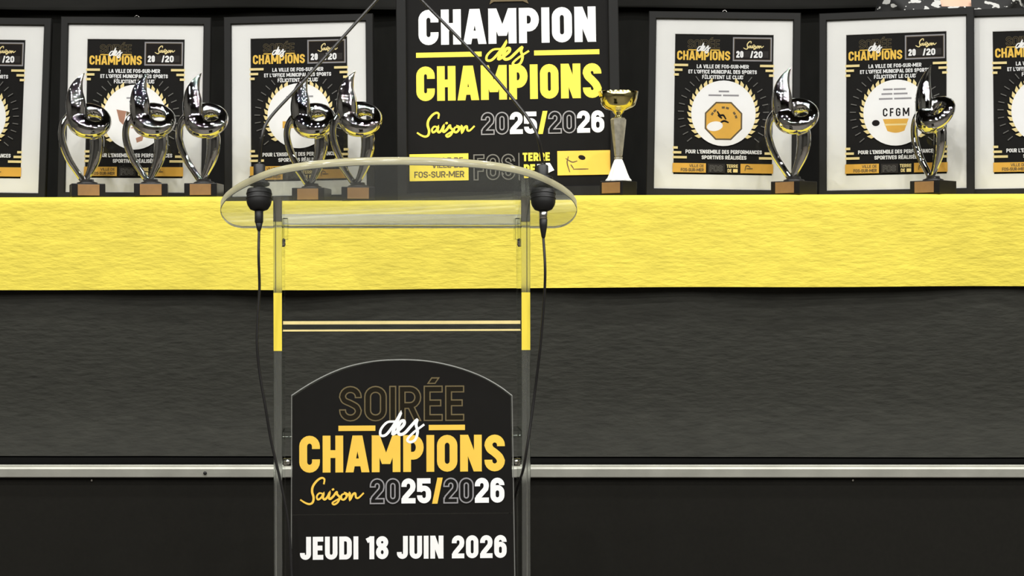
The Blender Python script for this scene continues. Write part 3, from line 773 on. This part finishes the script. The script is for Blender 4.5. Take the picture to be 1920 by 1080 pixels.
p = Print(755, 850, KL); p.poly([(548.5, 965), (962, 965), (964.5, 1180), (548.2, 1180)], 'board'); p.n += 3
p.text('JEUDI 18 JUIN 2026', 563, 950, 1005, 1048, M['white'], st=.21, gap=.075)
o = p.build('printed_sheet', fp); o.location = (q0.x, fy - .0008, q0.z)
# fixings
for px, x_in in ((537, 1), (970, -1)):
    for py in (866, 1120):
        b = MB(); q = LP(px, py, .03); xa, xb2 = (xl1 + .001, LP(548, py, .02).x) if x_in == 1 else (LP(960, py, .02).x, xr0 - .001)
        b.lathe([(.007, 0), (.009, .001), (.009, xb2 - xa - .001), (.007, xb2 - xa)], 'steel', 16, Matrix.Translation((xa, .024, q.z)) @ Matrix.Rotation(R(90), 4, 'Y'))
        tag(b.build('standoff', lec), 'bright metal standoff')
for px in (521, 973):
    for py in (455,):
        b = MB(); q = LP(px, py, .05); xx = xl1 if px < 700 else xr0; sg = 1 if px < 700 else -1
        b.lathe([(.010, 0), (.010, .003), (.006, .006)], 'steel', 16, Matrix.Translation((xx, .05, q.z)) @ Matrix.Rotation(R(90) * sg, 4, 'Y'))
        b.build('screw', lec)
# corner blocks that hold the plate
for x0, x1 in ((xl1 + .0005, xl1 + .012), (xr0 - .012, xr0 - .0005)):
    b = MB(); zt = plate_z(.06) - .03; b.bbox(x0, .03, zt - .05, x1, .09, zt, 'acrylic', .001); b.build('corner_block', lec)

# ------------------------------------------------------------------ microphones
def mic(px, back, label, neck, cordpx, cordlabel, silver):
    v, wy = plate_v(355); y = yb - v * math.cos(TILT); 
    q = LW(px, 355, y); x = q.x
    # world anchor on the plate's underside
    loc = LI @ q; zpl = plate_z(loc.y) + FZ
    a = LM @ Vector((loc.x, loc.y, zpl))
    t = thing('gooseneck_microphone', label, 'microphone', a, (R(-12), 0, LYAW), 'gooseneck microphones on the lectern')
    b = MB(); b.lathe([(.019, .0015), (.027, -.001), (.0285, -.006), (.0285, -.030), (.0265, -.037), (.021, -.046), (.012, -.050)][::-1], 'rubber', 32); b.build('shock_mount', t)
    b = MB()
    for zz in (-.011, -.022): b.lathe([(.0284, zz - .002), (.0296, zz - .0012), (.0296, zz + .0012), (.0284, zz + .002)], 'rubber', 32, cap=False)
    b.build('ring', t)
    b = MB(); b.lathe([(.0115, .016), (.0135, .020), (.0135, .056), (.012, .058), (.005, .0605)], 'rubber', 20); b.build('stem_socket', t)
    b = MB(); b.lathe([(.024, TH + .0045), (.024, TH + .008), (.013, TH + .010)], 'rubber', 28); b.build('top_flange', t)
    inv = (Matrix.Translation(a) @ Euler((R(-12), 0, LYAW)).to_matrix().to_4x4()).inverted()
    pts = [inv @ P(*n_) for n_ in neck]; pts = [Vector((0, 0, .055)), Vector((0, 0.001, .070))] + pts
    b = MB(); b.tube(crom(pts, 8), .0037, 'goose', 10); b.build('gooseneck', t)
    d = (pts[-1] - pts[-2]).normalized(); mt = Matrix.Translation(pts[-1]) @ d.to_track_quat('Z', 'Y').to_matrix().to_4x4()
    b = MB(); b.lathe([(.004, -.002), (.008, .004), (.009, .01), (.009, .05), (.007, .056)], 'rubber', 20, mt); b.build('capsule', t)
    # cable
    tip = a + Euler((R(-12), 0, LYAW)).to_matrix() @ Vector((0, 0, -.0505))
    ct = thing('microphone_cable', cordlabel, 'cable', tip)
    b = MB()
    if silver:
        b.lathe([(.0085, -.018), (.0095, -.016), (.0095, -.0005), (.0085, 0)], 'steel', 20); tag(b.build('connector_shell', ct), 'silver connector shell')
        b = MB(); b.lathe([(.0035, -.062), (.0045, -.060), (.009, -.034), (.0095, -.019), (.008, -.0182)], 'rubber', 20); b.build('strain_relief', ct); e = -.062
    else:
        b.lathe([(.0085, -.028), (.0098, -.026), (.0098, -.0005), (.009, 0)], 'rubber', 20); b.build('connector_shell', ct)
        b = MB(); b.lathe([(.0035, -.046), (.0045, -.044), (.0085, -.0285), (.008, -.0282)], 'rubber', 20); b.build('strain_relief', ct); e = -.046
    pts = [Vector((0, 0, e))] + [P(*n_) - tip for n_ in cordpx]
    b = MB(); b.tube(crom(pts, 7), .0031, 'cord', 8); b.build('cord', ct)
fb = lambda px, py, bk: None
mic(486, 0, 'left gooseneck microphone, its black mount hanging under the left end of the lectern top',
    [(490, 262, 4.72), (504, 224, 4.74), (560, 162, 4.80), (650, 62, 4.9), (706, 0, 4.96), (738, -36, 5.0)],
    [(485, 480, 4.70), (486.5, 540, 4.71), (483.5, 590, 4.71), (482, 645, 4.71), (487, 700, 4.715), (498, 765, 4.72), (508, 825, 4.73), (522, 885, 4.735), (533, 935, 4.74), (541, 985, 4.745), (545, 1040, 4.75), (546, 1120, 4.75), (530, 1300, 4.74), (500, 1330, 4.72)],
    'black cable hanging down the left side of the lectern from the left microphone', False)
mic(1018, 0, 'right gooseneck microphone, its black mount hanging under the right end of the lectern top',
    [(1010, 262, 4.76), (999, 236, 4.78), (972, 198, 4.82), (900, 113, 4.9), (795, 5, 5.0), (756, -36, 5.04)],
    [(1022, 500, 4.74), (1021, 550, 4.75), (1017, 605, 4.76), (1012, 660, 4.77), (1003.5, 730, 4.79), (995.5, 790, 4.79), (988, 840, 4.785), (981, 880, 4.80), (971, 912, 4.845), (961, 948, 4.875), (945, 1000, 4.88), (925, 1100, 4.88), (910, 1300, 4.88), (930, 1325, 4.87)],
    'black cable with a silver plug from the right microphone, running behind the front panel', True)

# ------------------------------------------------------------------ person behind the table
def skinned(name, pts, edges, m, parent, lv=2):
    me = bpy.data.meshes.new(name); me.from_pydata([q[:3] for q in pts], edges, []); o = bpy.data.objects.new(name, me); COL.objects.link(o)
    o.modifiers.new('k', 'SKIN'); sv = me.skin_vertices[0].data
    for i, q in enumerate(pts):
        r = q[3] if len(q) == 4 else None
        sv[i].radius = (q[3], q[3]) if len(q) == 4 else (q[3], q[4]); sv[i].use_root = (i == 0)
    md = o.modifiers.new('u', 'SUBSURF'); md.levels = lv; md.render_levels = lv
    bpy.context.view_layer.update(); dg = bpy.context.evaluated_depsgraph_get()
    m2 = bpy.data.meshes.new_from_object(o.evaluated_get(dg)); bpy.data.objects.remove(o)
    m2.materials.clear(); m2.materials.append(M[m]); m2.name = name
    for p_ in m2.polygons: p_.use_smooth = True
    o = bpy.data.objects.new(name, m2); COL.objects.link(o); o.parent = parent; return o
pc = P(1781, 0, 7.0)
per = thing('person', 'person in a black and white patterned top standing behind the table at top right', 'person', (pc.x, 7.0, 0.004), (0, 0, 0))
per.scale = (1.05, 1.05, 1.05)
bp = [(0, 0, .95, .13), (0, 0, 1.10, .12), (0, .0, 1.25, .135), (0, .01, 1.37, .12), (0, .01, 1.43, .062), (0, .0, 1.50, .052), (0, -.01, 1.57, .075), (0, -.015, 1.65, .088), (0, 0, 1.72, .07),
      (.17, .01, 1.37, .062), (.23, .02, 1.12, .042), (.22, -.06, .90, .030), (.21, -.10, .80, .028),
      (-.17, .01, 1.37, .062), (-.23, .02, 1.12, .042), (-.22, -.06, .90, .030), (-.21, -.10, .80, .028),
      (.09, 0, .88, .085), (.10, 0, .50, .055), (.10, .02, .09, .042), (.10, -.13, .035, .035),
      (-.09, 0, .88, .085), (-.10, 0, .50, .055), (-.10, .02, .09, .042), (-.10, -.13, .035, .035)]
be = [(0, 1), (1, 2), (2, 3), (3, 4), (4, 5), (5, 6), (6, 7), (7, 8), (3, 9), (9, 10), (10, 11), (11, 12), (3, 13), (13, 14), (14, 15), (15, 16), (0, 17), (17, 18), (18, 19), (19, 20), (0, 21), (21, 22), (22, 23), (23, 24)]
skinned('body', bp, be, 'skin', per)
tp = [(0, 0, .93, .155), (0, 0, 1.10, .145), (0, 0, 1.25, .158), (0, .01, 1.375, .14), (.175, .01, 1.375, .08), (.232, .02, 1.13, .058), (.224, -.04, .95, .045), (-.175, .01, 1.375, .08), (-.232, .02, 1.13, .058), (-.224, -.04, .95, .045)]
so = skinned('patterned_top', tp, [(0, 1), (1, 2), (2, 3), (3, 4), (4, 5), (5, 6), (3, 7), (7, 8), (8, 9)], 'pattern', per)
bm = bmesh.new(); bm.from_mesh(so.data)
bmesh.ops.subdivide_edges(bm, edges=[e for e in bm.edges if all(abs(v.co.x) < .12 and v.co.z > 1.25 for v in e.verts)], cuts=2, use_grid_fill=True)
kill = [f for f in bm.faces if (lambda c: (c.z > 1.36 and abs(c.x) < .045 + (c.z - 1.36) * .8 and c.y < .03) or (c.z > 1.43 and abs(c.x) < .075))(f.calc_center_median())]
bmesh.ops.delete(bm, geom=kill, context='FACES'); bm.to_mesh(so.data); bm.free()
skinned('trousers', [(0, 0, .96, .142), (.09, 0, .86, .098), (.10, 0, .50, .070), (.10, .02, .10, .062), (-.09, 0, .86, .098), (-.10, 0, .50, .070), (-.10, .02, .10, .062)], [(0, 1), (1, 2), (2, 3), (0, 4), (4, 5), (5, 6)], 'trouser', per)
for sx in (-1, 1):
    skinned('shoe', [(sx * .10, .05, .05, .045), (sx * .10, -.06, .048, .044), (sx * .10, -.17, .04, .036)], [(0, 1), (1, 2)], 'rubber', per)
    b = MB(); b.lathe([(.002, -.012), (.009, -.008), (.012, 0), (.009, .008), (.002, .012)], 'eye', 12, Matrix.Translation((sx * .033, -.092, 1.632))); b.build('eye', per)
    for k_ in range(4):
        fx = sx * .21 + (k_ - 1.5) * .017; L = (.07, .08, .075, .06)[k_]
        b = MB(); b.tube(crom([(fx, -.11, .79), (fx, -.125, .79 - L * .5), (fx, -.118, .79 - L)], 4), .0085, 'skin', 8); b.build('finger', per)
    b = MB(); b.tube(crom([(sx * .19, -.11, .80), (sx * .17, -.13, .77), (sx * .168, -.135, .74)], 4), .0095, 'skin', 8); b.build('thumb', per)
    b = MB(); b.lathe([(.004, -.03), (.012, -.02), (.014, 0), (.016, .02), (.006, .03)], 'skin', 10, Matrix.Translation((sx * .086, .0, 1.62))); b.build('ear', per)
b = MB(); b.tube([(0, -.085, 1.645), (0, -.103, 1.612), (0, -.110, 1.598), (0, -.09, 1.590)], [.008, .011, .014, .009], 'skin', 10); b.build('nose', per)
b = MB(); b.tube([(-.026, -.078, 1.556), (0, -.089, 1.558), (.026, -.078, 1.556)], [.003, .007, .003], 'lip', 8); b.build('mouth', per)
ho = skinned('hair', [(0, .02, 1.70, .092), (0, .06, 1.62, .088), (0, .075, 1.50, .07)], [(0, 1), (1, 2)], 'hair', per)
